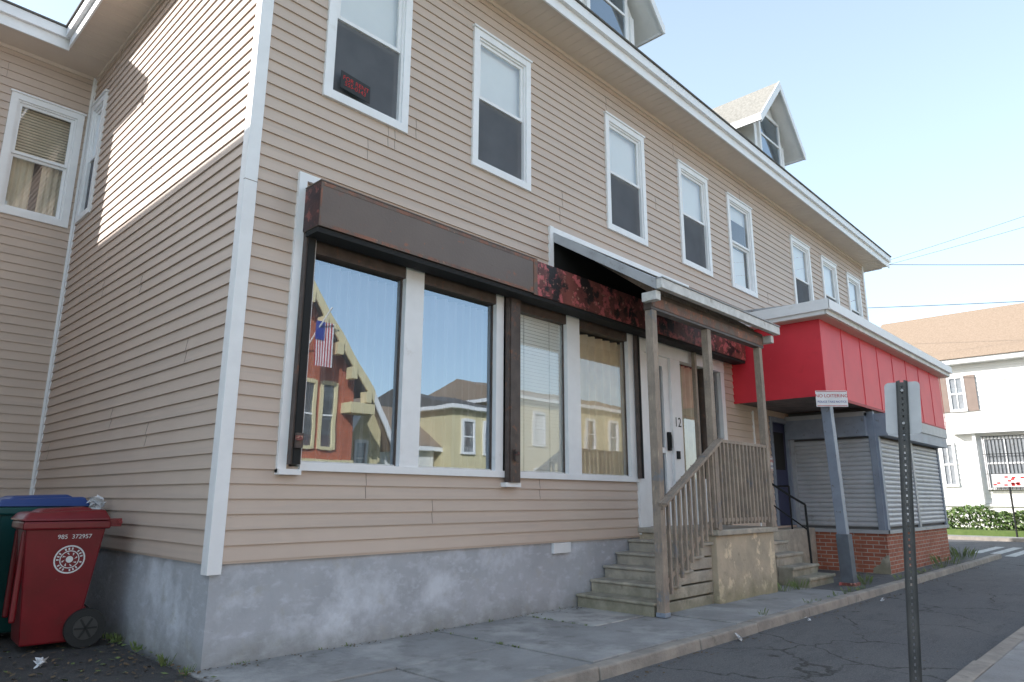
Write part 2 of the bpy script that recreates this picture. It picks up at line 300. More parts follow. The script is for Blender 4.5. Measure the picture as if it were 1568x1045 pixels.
def fascia(p,q,n):
    x0,x1=sorted((p[0],q[0]));y0,y1=sorted((p[1],q[1]))
    if n[1]: y=p[1]; a,c=sorted((y,y+n[1]*.03)); t.box(x0,x1,a,c,9.47,9.74,WHITE); a,c=sorted((y+n[1]*.032,y+n[1]*.10)); t.box(x0-.0,x1+.0,a,c,9.66,9.84,WHITE); a,c=sorted((y-.2*n[1],y+n[1]*.13)); t.box(x0,x1,a,c,9.845,9.875,ROOF)
    else: x=p[0]; a,c=sorted((x,x+n[0]*.03)); t.box(a,c,y0,y1,9.47,9.74,WHITE); a,c=sorted((x+n[0]*.032,x+n[0]*.10)); t.box(a,c,y0,y1,9.66,9.84,WHITE); a,c=sorted((x-.2*n[0],x+n[0]*.13)); t.box(a,c,y0,y1,9.847,9.878,ROOF)
fascia((-OV-.10,-OV),(21.8+OV+.1,-OV),(0,-1)); fascia((-OV,-OV+.2),(-OV,7.1-OV-.13),(-1,0)); fascia((-1.7-OV-.1,7.1-OV),(-OV,7.1-OV),(0,-1)); fascia((21.8+OV,-OV+.2),(21.8+OV,11),(1,0)); fascia((-1.7-OV,7.1-OV+.2),(-1.7-OV,14),(-1,0))
t.obj("fascia",house)
t=B()
def hip(x0,x1,y0,y1,z,p):
    h=(y1-y0)/2*p; ym=(y0+y1)/2; r=(y1-y0)/2
    a,b_,c,d=(x0,y0,z),(x1,y0,z),(x1,y1,z),(x0,y1,z); e=(x0+r,ym,z+h); f=(x1-r,ym,z+h)
    t.poly([a,b_,f,e],ROOF);t.poly([b_,c,f],ROOF);t.poly([c,d,e,f],ROOF);t.poly([d,a,e],ROOF)
hip(-OV-.1,21.8+OV+.1,-OV-.1,11.6,9.88,.8); hip(-1.7-OV-.1,12,7.1-OV-.1,14.3,9.87,.5)
t.obj("roof",house,fix=False)
def dormer(cx):
    d=B()
    w=.95; zb,ze,zp=10.2,11.55,13.05
    F=B(FR); G=B(FR)
    F.prism([(cx-w,0,zb),(cx+w,0,zb),(cx+w,0,ze),(cx,0,zp-.15),(cx-w,0,ze)],(0,-.05,0),WSID)
    F.box(cx-w-.01,cx-w+.12,0,.03,zb,ze-.05,WHITE);F.box(cx+w-.12,cx+w+.01,0,.03,zb,ze-.05,WHITE)
    u0,u1,z0,z1=cx-.7,cx+.7,10.62,12.15; tt=.1
    F.box(u0,u0+tt,0,.06,z0,z1,WHITE);F.box(u1-tt,u1,0,.06,z0,z1,WHITE);F.box(u0+tt,u1-tt,0,.057,z1-tt,z1,WHITE);F.box(u0+tt,u1-tt,0,.063,z0,z0+tt,WHITE);F.box(u0+tt,u1-tt,0,.05,11.36,11.42,WHITE)
    F.box(u0+tt,u1-tt,.002,.01,z0+tt,z1-tt,ROOM)
    G.poly([(u0+tt,.03,z0+tt),(u1-tt,.03,z0+tt),(u1-tt,.03,z1-tt),(u0+tt,.03,z1-tt)],GLS)
    for sx in (-1,1):
        x=cx+sx*w; a,c=sorted((x,x-sx*.04)); d.box(a,c,.052,3.0,zb-.3,ze,WSID)
    ex=w+.5
    for sx in (-1,1):
        tip=(cx+sx*ex,zp-1.62); pk=(cx,zp)
        th=.12
        d.hexa([(pk[0],-.42,pk[1]-th),(tip[0],-.42,tip[1]-th),(tip[0],4.5,tip[1]-th),(pk[0],4.5,pk[1]-th),(pk[0],-.42,pk[1]),(tip[0],-.42,tip[1]),(tip[0],4.5,tip[1]),(pk[0],4.5,pk[1])],ROOFG)
        d.hexa([(pk[0],-.46,pk[1]-.26),(tip[0],-.46,tip[1]-.24),(tip[0],-.422,tip[1]-.24),(pk[0],-.422,pk[1]-.26),(pk[0],-.46,pk[1]+.01),(tip[0],-.46,tip[1]+.01),(tip[0],-.422,tip[1]+.01),(pk[0],-.422,pk[1]+.01)],WHITE)
        d.hexa([(pk[0],-.42,pk[1]-th-.02),(tip[0],-.42,tip[1]-th-.02),(tip[0],3,tip[1]-th-.02),(pk[0],3,pk[1]-th-.02),(pk[0],-.42,pk[1]-th-.003),(tip[0],-.42,tip[1]-th-.003),(tip[0],3,tip[1]-th-.003),(pk[0],3,pk[1]-th-.003)],WHITE)
        a,c=sorted((tip[0],tip[0]+sx*.05)); d.box(a,c,-.46,3,tip[1]-.2,tip[1]+.0,WHITE)
    F.obj("dormer_front",house); G.obj("dormer_glass",house,fix=False); d.obj("dormer_body",house)
dormer(6.95); dormer(14.6)
# ---------------------------------------------------------------- shop front (part of house)
sh=B(FR); g=B(FR)
sh.box(.60,.70,-.02,.06,1.86,5.33,WHITE); sh.box(.70,1.0,-.02,.058,5.24,5.33,WHITE)
sh.box(.60,.86,-.0,.10,1.84,1.90,WHITE)
sh.box(.86,7.62,-.12,.06,1.89,1.98,WHITE)
MUL=[(.80,.88),(2.21,2.51),(3.88,4.03),(4.31,4.36),(5.51,5.84),(7.25,7.45)]
for a,c in MUL: sh.box(a,c,-.12,.045,1.98,4.57,WHITE)
sh.box(.80,7.45,-.12,.03,4.40,4.6,RAIL)
sh.box(7.45,7.62,-.1,.065,1.0,4.57,WHITE)
for a,c,G_ in ((.88,2.21,GLS),(2.51,3.88,GLS),(4.36,5.51,GLD),(5.84,7.25,GLD)):
    g.poly([(a,-.05,1.98),(c,-.05,1.98),(c,-.05,4.40),(a,-.05,4.40)],G_)
    sh.box(a,a+.02,-.05,-.03,1.98,4.4,RAIL); sh.box(c-.02,c,-.05,-.03,1.98,4.4,RAIL); sh.box(a+.02,c-.02,-.05,-.03,1.98,2.0,DWHITE)
for a,c,z in ((.70,.82,1.95),(4.05,4.29,1.82),(7.40,7.48,1.95)):
    sh.box(a,c,.062,.14,z,4.57,RAIL); sh.box(a+.02,c-.02,.141,.16,z,4.55,BLACK if c-a<.15 else RAIL)
sh.box(4.02,4.32,.0,.13,1.76,1.82,WHITE)
for x in (.76,4.17): sh.box(x-.04,x+.04,.14,.2,2.12,2.28,RAIL); sh.box(x-.06,x+.02,.2,.22,2.2,2.25,RUSTRED)
sh.box(.69,4.335,.02,.40,4.59,5.13,BROWN); sh.box(4.345,11.32,.02,.395,4.58,5.12,RUSTRED)
sh.box(.685,.69,.03,.39,4.60,5.12,RUSTEND)
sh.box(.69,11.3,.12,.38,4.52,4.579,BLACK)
sh.box(.68,4.34,.02,.41,5.13,5.145,BROWN); sh.box(.69,.71,.40,.404,4.6,5.12,RUSTEDGE); sh.box(.71,4.3,.40,.404,4.59,4.635,RUSTEDGE); sh.box(.71,4.3,.40,.404,5.08,5.125,RUSTEDGE)
sh.box(4.30,4.38,.396,.41,4.57,5.14,RUSTEDGE)
sh.box(5.10,5.18,0,.06,5.13,6.0,WHITE); sh.box(5.18,9.58,0,.058,5.90,5.99,WHITE); sh.box(9.50,9.58,0,.06,5.13,5.90,WHITE)
sh.box(5.18,9.50,.0,.024,5.13,5.90,BLACK)  # black panel puts the porch roof's underside shadow into the wall colour
def dr(a,c,z0,z1,d0,d1,m_): sh.box(a,c,d0,d1,z0,z1,m_)
dr(7.62,7.80,1.12,4.3,-.12,.03,WHITE); dr(7.62,10.95,4.3,4.57,-.12,.04,WHITE)
dr(7.80,7.98,1.12,4.3,-.10,-.03,WHITE); dr(8.52,8.72,1.12,4.3,-.10,-.03,WHITE); dr(7.98,8.52,1.12,1.5,-.10,-.03,WHITE); dr(7.98,8.52,4.12,4.3,-.10,-.03,WHITE); dr(7.98,8.52,2.45,2.55,-.10,-.035,WHITE)
dr(8.72,9.08,1.12,4.3,-.12,.03,WHITE)
g.poly([(7.98,-.07,1.5),(8.52,-.07,1.5),(8.52,-.07,4.12),(7.98,-.07,4.12)],GLU)
dr(9.08,10.1,1.12,2.0,-.1,.0,WHITE)
g.poly([(9.08,-.06,2.0),(10.1,-.06,2.0),(10.1,-.06,4.3),(9.08,-.06,4.3)],GLU)
dr(10.1,10.3,1.12,4.3,-.12,.04,RAIL); dr(10.3,10.42,1.12,4.3,-.1,.02,WHITE); dr(10.8,10.95,1.12,4.3,-.12,.03,WHITE); dr(10.42,10.8,1.12,1.9,-.1,-.02,WHITE)
g.poly([(10.42,-.06,1.9),(10.8,-.06,1.9),(10.8,-.06,4.3),(10.42,-.06,4.3)],GLU)
sh.tube((8.62,.03,2.55),(8.62,.03,2.8),.02,BLACK); sh.box(8.58,8.66,-.03,.02,2.5,2.85,BLACK)
sh.box(8.80,8.9,.03,.06,2.35,2.5,BLACK)
sh.obj("shop_front",house)
g.obj("shop_glass_panes",house,fix=False)
text("12","house_number",house,(8.9,-.035,3.05),(math.pi/2,0,0),.26,INKK)
r=B(); r.box(.5,12,3.4,3.45,1.0,4.9,ROOM); r.box(.45,.5,.15,3.45,1.0,4.9,ROOM); r.box(12,12.05,.15,3.4,1,4.9,ROOM); r.box(.45,12.05,.14,3.45,1.02,1.08,ROOM); r.box(.45,12.05,.14,3.45,4.75,4.85,ROOM)
r.obj("shop_interior",house)
r=B(); curtain(r,.9,1.75,.17,1.9,4.36,CURT,.15,.05); curtain(r,1.80,2.25,.17,1.9,4.33,CURT,.12,.05); curtain(r,2.5,3.25,.17,1.9,4.33,CURT,.2,.055); curtain(r,3.3,3.9,.19,1.9,4.33,CURT,.13,.05)
curtain(r,5.85,7.3,.15,1.9,4.37,CURTT,.22,.045); curtain(r,9.1,10.1,.22,1.9,4.3,CURTT,.2,.04); curtain(r,8.0,8.5,.5,1.5,4.2,ROOM,.2,.04)
for k in range(44): r.poly([(4.38,.085,1.98+k*.055),(5.5,.085,1.98+k*.055),(5.5,.095,1.98+k*.055+.056),(4.38,.095,1.98+k*.055+.056)],BLIND)
for x in (4.6,5.2): r.box(x,x+.008,.076,.082,2.0,4.4,DWHITE)
r.obj("window_curtains",house,fix=False)
e=B(); e.hexa([(1.06,-.045,6.66),(1.50,-.045,6.62),(1.50,-.038,6.62),(1.06,-.038,6.66),(1.06,-.045,6.90),(1.50,-.045,6.86),(1.50,-.038,6.86),(1.06,-.038,6.90)],INKK)
e.obj("window_sign",house); text("FOR RENT\n555-0143","window_sign_text",house,(1.28,-.0465,6.76),(math.pi/2,math.radians(5),0),.085,INKR)
# ---------------------------------------------------------------- porch
porch=empty("wooden_entry_porch")
p=B()
for x,y,z0,z1,w in ((5.79,-1.47,.0,4.42,.13),(7.50,-1.47,1.12,4.42,.12),(9.50,-1.47,1.12,4.42,.12)): p.box(x-w/2,x+w/2,y-w/2,y+w/2,z0,z1,WOOD)
p.box(9.46,9.54,-.16,-.08,1.12,4.6,WOOD)
p.box(5.715,5.865,-1.545,-1.395,-.0,.06,BLUEG)
p.obj("posts",porch,bevel=.006)
p=B()
def railrun(a,c,za,zc,lo):
    p.bar((a,-1.47,za),(c,-1.47,zc),.09,.05,WOOD)
    p.bar((a,-1.47,za-lo),(c,-1.47,zc-lo),.05,.06,WOOD)
railrun(7.56,9.44,2.55,2.55,1.28)
for k in range(13): x=7.68+k*.14+random.uniform(-.008,.008); p.box(x-.022,x+.022,-1.492-.02,-1.45,1.2,2.53,WOOD)
p.bar((5.72,-1.545,1.50),(7.54,-1.545,2.52),.05,.11,WOOD); p.bar((5.72,-1.6,1.53),(7.54,-1.6,2.56),.09,.035,WOOD)
for k in range(10):
    x=5.98+k*.158+random.uniform(-.01,.01); zt=1.50+(x-5.72)*.56; zb=max(.06,(x-5.75)*.62-.02+.16)
    p.box(x-.022,x+.022,-1.519,-1.475,zb,zt+.03,WOOD)
p.bar((5.86,-1.47,.42),(7.46,-1.47,1.34),.04,.06,WOOD)
p.obj("railing",porch)
p=B()
def rf(x0w,x1w,x0f,x1f,zw,zf,th,yw,yf,m_): p.hexa([(x0f,yf,zf-th),(x1f,yf,zf-th),(x1w,yw,zw-th),(x0w,yw,zw-th),(x0f,yf,zf),(x1f,yf,zf),(x1w,yw,zw),(x0w,yw,zw)],m_)
rf(5.22,9.48,5.66,9.75,5.86,4.80,.05,-.06,-1.70,GREY)
rf(5.17,5.24,5.61,5.68,5.90,4.84,.17,-.062,-1.70,GREY); rf(9.44,9.5,9.73,9.79,5.90,4.84,.17,-.062,-1.70,GREY)
p.box(5.60,9.82,-1.80,-1.705,4.68,4.83,DWHITE); p.box(5.60,9.82,-1.82,-1.69,4.832,4.85,GREY)
p.box(5.70,9.62,-1.54,-1.40,4.42,4.70,RAIL); p.box(5.72,9.6,-1.552,-1.541,4.46,4.62,RUSTEDGE)
for x in (6.3,7.0,7.7,8.4,9.1,9.42): rf(x,x+.05,x,x+.05,5.80,4.78,.12,-.06,-1.45,WOOD)
p.box(5.60,5.72,-1.70,-1.44,4.52,4.66,DWHITE); p.box(9.62,9.74,-1.70,-1.44,4.52,4.66,DWHITE)
p.obj("porch_roof",porch,bevel=.005)
st=empty("concrete_steps"); p=B(); rise=1.12/6; tr=.355
for k in range(5):
    x=5.69+k*tr; j=random.uniform(-.015,.015)
    p.box(x+.03,7.5,-1.36,.0,k*rise-.02,(k+1)*rise-.045,CONC2); p.box(x+j,x+tr+.03,-1.40+j,.0,(k+1)*rise-.043,(k+1)*rise+.0,CONC2)
p.obj("treads",st,bevel=.014)
p=B()
blk=mat("step_block",(.52,.43,.32),(.40,.34,.26),3,.9,.5,20,layers=[((.72,.60,.43),2.6,.56,.62),((.22,.19,.15),4,.6,.75)]); zdirt(blk,0,.35,(.17,.17,.09),.6,4)
p.box(7.46,9.62,-1.46,0,-.05,1.03,blk); p.box(7.42,9.68,-1.52,0,1.032,1.12,CONC2)
p.obj("landing",st,bevel=.014)
# ---------------------------------------------------------------- red fronted shop
shop=empty("red_canopy_shop")
X0,X1=14.3,19.7
def slats(b,u0,u1,z0,z1,mt,h=.105):
    n=int((z1-z0)/h)
    for k in range(n):
        a=z0+k*h
        prof=[(0,a),(.022,a+h*.18),(.03,a+h*.5),(.022,a+h*.82),(0,a+h)]
        for (d0,a0),(d1,a1) in zip(prof,prof[1:]): b.poly([(u0,d0,a0),(u1,d0,a0),(u1,d1,a1),(u0,d1,a1)],mt)
LM=lambda u,d,z:(X0-d,u,z); FM=lambda u,d,z:(u,-2.0-d,z)
b=B(LM); slats(b,-1.86,-.1,1.0,3.06,SHUT); b.box(-1.86,0,.0,.22,3.04,3.58,BLUEG); b.box(-1.86,0,.0,.24,3.50,3.6,GREY); b.box(-2.0,-1.86,-.05,.05,.9,3.6,BLUEG)
b.box(-2.06,0,-.05,.06,.86,.94,GREY); b.box(-.13,-.03,.03,.06,.94,3.04,GREY)
b.obj("side_shutter",shop,fix=False)
b=B(FM); slats(b,14.45,16.9,1.0,3.06,SHUT); slats(b,17.05,19.55,1.0,3.06,SHUT); b.box(14.3,X1+.1,.0,.26,3.04,3.55,BLUEG); b.box(14.3,X1+.1,.27,.29,3.3,3.55,GREY); b.box(14.3,14.45,-.05,.05,.9,3.04,BLUEG); b.box(16.9,17.05,0,.05,.94,3.04,GREY); b.box(19.55,X1,0,.05,.94,3.04,BLUEG)
b.box(14.25,X1+.05,-.05,.06,.86,.94,GREY)
b.obj("front_shutters",shop,fix=False)
b=B(); b.box(X0,X1,-2.0,-.01,-.3,.86,BRICK)
b.prism([(X0-.006,-2.004,-.1),(X0-.006,-2.004,.42),(X0-.006,-1.86,.34),(X0-.006,-1.8,.2),(X0-.006,-1.66,.12),(X0-.006,-1.6,-.1)],(.012,0,0),CONC2)
b.obj("brick_base",shop)
b=B(); b.box(X0+.04,X1-.01,-1.96,-.01,.86,3.7,ROOM); b.box(19.68,X1,-2.0,0,.86,3.7,WSID); b.obj("shop_walls",shop)
b=B()
b.box(11.4,21.1,-2.0,-1.96,3.67,5.27,RED); b.box(11.4,11.44,-1.96,0,3.67,5.27,RED); b.box(21.06,21.1,-1.96,0,3.67,5.27,RED)
for k in range(1,9): x=11.4+k*1.22; b.box(x,x+.035,-2.012,-2.0,3.68,5.27,RED)
b.box(11.39,21.11,-2.02,-2.0,3.64,3.70,REDE)
b.obj("red_canopy",shop)
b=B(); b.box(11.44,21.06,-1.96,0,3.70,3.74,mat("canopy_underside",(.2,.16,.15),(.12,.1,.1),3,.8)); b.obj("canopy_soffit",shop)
b=B()
b.box(11.1,21.35,-2.26,-2.22,5.28,5.50,DWHITE); b.box(11.06,21.39,-2.33,-2.26,5.38,5.58,WHITE); b.box(11.1,11.14,-2.22,0,5.28,5.5,WHITE); b.box(11.04,11.1,-2.33,0,5.36,5.58,WHITE)
b.box(11.14,21.35,-2.22,0,5.27,5.30,SOF)
b.hexa([(11.1,-2.26,5.50),(21.35,-2.26,5.50),(21.35,0,5.52),(11.1,0,5.52),(11.1,-2.26,5.55),(21.35,-2.26,5.55),(21.35,0,5.70),(11.1,0,5.70)],GREY)
b.obj("canopy_roof",shop)
b=B(); b.hexa([(11.48,-2.12,-.02),(11.66,-2.12,-.02),(11.66,-1.94,-.02),(11.48,-1.94,-.02),(11.27,-2.08,3.66),(11.45,-2.08,3.66),(11.45,-1.9,3.66),(11.27,-1.9,3.66)],BLUEG)
b.box(11.42,11.72,-2.18,-1.88,-.02,.05,RUSTRED); b.hexa([(11.455,-2.145,.0),(11.685,-2.145,.0),(11.685,-1.915,.0),(11.455,-1.915,.0),(11.42,-2.135,.95),(11.65,-2.135,.95),(11.65,-1.905,.95),(11.42,-1.905,.95)],mat("post_boot",(.12,.14,.17),(.09,.1,.12),5,.6))
b.obj("canopy_post",shop,bevel=.006)
def plaque(par,c,w,h,ang):
    b=B(); ca,sa=math.cos(ang),math.sin(ang)
    def P(u,d,z): return (c[0]+u*ca+d*sa, c[1]+u*sa-d*ca, c[2]+z)
    b.mp=P
    b.box(-w/2,w/2,0,.012,-h/2,h/2,SIGNW); b.box(-w/2+.015,w/2-.015,.012,.0135,-h/2+.012,-h/2+.024,INKR);b.box(-w/2+.015,w/2-.015,.012,.0135,h/2-.024,h/2-.012,INKR)
    b.obj("plate",par)
    text("NO LOITERING","sign_text_red",par,P(0,.014,h*.17),(math.pi/2,0,ang),h*.29,INKR)
    text("POLICE TAKE NOTICE","sign_text_blue",par,P(0,.014,-h*.2),(math.pi/2,0,ang),h*.18,INKB)
ns=empty("no_loitering_sign"); plaque(ns,(11.20,-2.16,3.56),.62,.32,-math.radians(48))
ns2=empty("no_loitering_sign"); plaque(ns2,(12.75,-.06,2.42),.60,.33,0)
b=B(); b.tube((12.75,-.04,1.9),(12.75,-.04,2.4),.012,GREY); b.obj("bracket",ns2)
b=B(FR); b.box(13.15,13.27,-.1,.04,1.0,3.55,BLUEG); b.box(14.13,14.25,-.1,.04,1,3.55,BLUEG); b.box(13.27,14.13,-.1,.04,3.43,3.55,BLUEG); b.box(13.27,14.13,-.09,-.04,1,3.43,NAVY); b.box(13.4,14.0,-.04,-.03,2.3,3.2,BLACK); b.box(13.4,14.0,-.04,-.025,1.2,2.1,NAVY)
b.box(12.25,12.31,0,.03,1,3.6,WHITE)
b.obj("blue_door",house)
s2=empty("entry_steps"); b=B()
b.box(10.6,14.28,-.45,0,-.1,.95,CONC2)
for k,(y0,z) in enumerate(((-.75,.76),(-1.05,.55),(-1.35,.34),(-1.65,.17))):
    b.box(10.6,11.85-.01*k,y0,-.452 if k==0 else y0+.3,-.1,z,CONC2); b.box(10.57,11.88,y0-.03,y0+.02,z-.06,z+.004,CONC2)
b.obj("steps",s2,bevel=.02)
hr=empty("black_handrail"); b=B()
def pipe(b,pts,r,mt):
    for a,c in zip(pts,pts[1:]): b.tube(a,c,r,mt,8)
x=11.8
pipe(b,[(x,-.05,1.95),(x,-.55,1.93),(x,-.95,1.66),(x,-1.22,1.5),(x,-1.25,.3)],.024,BLACK); pipe(b,[(x,-.1,1.5),(x,-.55,1.48),(x,-1.22,1.0)],.016,BLACK); b.tube((x,-.4,.95),(x,-.4,1.95),.018,BLACK)
x=13.0; pipe(b,[(x,-.1,1.9),(x,-.42,1.9),(x,-.42,.95)],.02,BLACK)
b.obj("rails",hr)
# ---------------------------------------------------------------- ground
g0=B(); g0.poly([(-400,-400,-.16),(500,-400,-.16),(500,400,-.16),(-400,400,-.16)],GRND); g0.obj("ground",fix=False)
g0=B(); g0.poly([(-60,-5.2,-.125),(23.5,-5.2,-.125),(23.5,-2.55,-.125),(-60,-2.55,-.125)],ASPH); g0.poly([(23.5,-80,-.125),(34,-80,-.125),(34,80,-.125),(23.5,80,-.125)],ASPH); g0.obj("road",fix=False)
g0=B()
for k in range(7): g0.poly([(24.2,-5.0+k*.55,-.12),(29.5,-5.0+k*.55,-.12),(29.5,-4.7+k*.55,-.12),(24.2,-4.7+k*.55,-.12)],PAINTW)
g0.obj("crosswalk_marking",fix=False)
g0=B(); g0.poly([(-60,-2.3,-.012),(-.12,-2.3,-.012),(-.12,30,-.012),(-60,30,-.012)],ASPH2); g0.obj("driveway",fix=False)
g0=B(); g0.box(-.12,23.3,-2.42,.2,-.16,-.03,JOINT); x=-.1; n=0
joints=[]
while x<9.2:
    w=1.55+random.uniform(-.05,.1)
    for y0,y1 in ((-2.415,-1.225),(-1.20,.02)):
        dz=random.uniform(-.010,.005); dz2=dz+random.uniform(-.01,.01)
        g0.hexa([(x,y0,-.1),(x+w-.02,y0,-.1),(x+w-.02,y1,-.1),(x,y1,-.1),(x,y0,dz),(x+w-.02,y0,dz2),(x+w-.02,y1,dz2),(x,y1,dz)],SIDEW2 if (n==3 and y0>-1.3) else SIDEW)
    x+=w; n+=1; joints.append(x-.01)
g0.box(x,23.3,-2.41,.02,-.1,-.004,ASPH)
g0.obj("sidewalk",bevel=.01)
g0=B(); x=-9.
while x<23.2:
    w=1.7+random.uniform(-.3,.3); j=random.uniform(-.015,.015); z=random.uniform(-.012,.01); x2=min(x+w-.012,23.3)
    if x2>0: g0.hexa([(x,-2.60+j,-.16),(x2,-2.60+j*.3,-.16),(x2,-2.425,-.16),(x,-2.425,-.16),(x,-2.585+j,z),(x2,-2.585+j*.3,z*.5),(x2,-2.425,z*.5),(x,-2.425,z)],KERB)
    x+=w
g0.obj("kerb",bevel=.018)
g0=B(); x=-9.
while x<23.2:
    w=1.7+random.uniform(-.3,.3); j=random.uniform(-.02,.02); z=random.uniform(-.012,.01)
    g0.hexa([(x,-5.33,-.16),(x+w-.012,-5.33,-.16),(x+w-.012,-5.14+j,-.16),(x,-5.14,-.16),(x,-5.33,z),(x+w-.012,-5.33,z),(x+w-.012,-5.16+j,z*.6),(x,-5.16,z*.6)],KERB); x+=w
g0.obj("kerb",bevel=.018)
g0=B(); g0.box(-40,23.3,-7.8,-5.34,-.16,-.006,SIDEW); g0.obj("sidewalk")
g0=B(); g0.poly([(-40,-60,-.05),(23.3,-60,-.05),(23.3,-7.8,-.05),(-40,-7.8,-.05)],GRASS); g0.obj("lawn",fix=False)
g0=B(); g0.box(34,34.25,-60,60,-.16,0.02,KERB); g0.box(34.25,36,-60,60,-.16,.0,SIDEW); g0.obj("kerb")
g0=B(); g0.box(36,90,-60,60,-.16,.25,GRASS); g0.obj("lawn")
# ---------------------------------------------------------------- leaves / weeds / litter
def quadleaf(b,c,s,mt,flat=.3):
    a=random.uniform(0,6.28); u=Vector((math.cos(a),math.sin(a),random.uniform(-flat,flat)))*s; v=Vector((-math.sin(a),math.cos(a),random.uniform(-flat,flat)))*s*.6; c=Vector(c)
    b.poly([tuple(c-u),tuple(c-v),tuple(c+u),tuple(c+v)],mt)
b=B()
for _ in range(3400):
    x=random.uniform(-3,-.02); y=random.uniform(-1.6,6.5)
    if random.random()>.25+.75*math.exp(x*1.6): continue
    quadleaf(b,(x,y,random.uniform(.0,.02)),random.uniform(.012,.04),random.choice([DEADL,DEADL,DEADL,LEAF2]),.4)
for _ in range(260): quadleaf(b,(random.uniform(2,20),-2.64-abs(random.gauss(0,.12)),-.115),random.uniform(.01,.03),DEADL,.3)
for _ in range(120): quadleaf(b,(random.uniform(3,20),random.uniform(-5.1,-2.7),-.118),random.uniform(.008,.022),DEADL,.3)
for _ in range(200): quadleaf(b,(random.uniform(0,6),-abs(random.gauss(0,.08))-.01,.012),random.uniform(.01,.022),DEADL,.3)
b.obj("fallen_leaves",fix=False)
b=B()
def tuft(x,y,z,h,n,r=.06):
    for _ in range(n):
        a=random.uniform(0,6.28); rr=random.uniform(0,r); px,py=x+rr*math.cos(a),y+rr*math.sin(a); l=h*random.uniform(.4,1); dx,dy=math.cos(a)*l*.5,math.sin(a)*l*.5; w=.006
        b.poly([(px-w,py,z),(px+w,py,z),(px+dx*.5+w,py+dy*.5,z+l*.7),(px+dx,py+dy,z+l)],LEAF2)
for _ in range(26): tuft(random.uniform(6,19),-2.40+random.uniform(-.03,.03),-.01,random.uniform(.05,.14),14)
for _ in range(24): tuft(-.05+random.uniform(-.08,.02),random.uniform(0,6.5),-.01,random.uniform(.04,.13),14)
tuft(11.9,-2.2,0,.25,40,.12); tuft(10.2,-1.6,0,.2,30,.12); tuft(9.75,-1.5,0,.2,30,.12); tuft(17.5,-2.3,0,.3,50,.3); tuft(20,-2.2,0,.4,70,.3)
for _ in range(10): tuft(random.uniform(0,5.5),-.0,-.01,.05,8)
for jx in joints[1:4]:
    for _ in range(9): tuft(jx,random.uniform(-1.4,-.1),-.012,.03,7,.02)
b.obj("weeds",fix=False)
b=B()
for (x,y,s_) in ((5.6,-2.68,.07),(7.6,-2.75,.05),(-1.0,1.3,.07),(10.5,-2.9,.05)):
    z=-.11 if y<-2.5 else 0
    for _ in range(7): quadleaf(b,(x+random.uniform(-s_,s_)*.5,y+random.uniform(-s_,s_)*.5,z+random.uniform(.01,.05)),s_*.6,SIGNW,.9)
b.obj("paper_litter",fix=False)
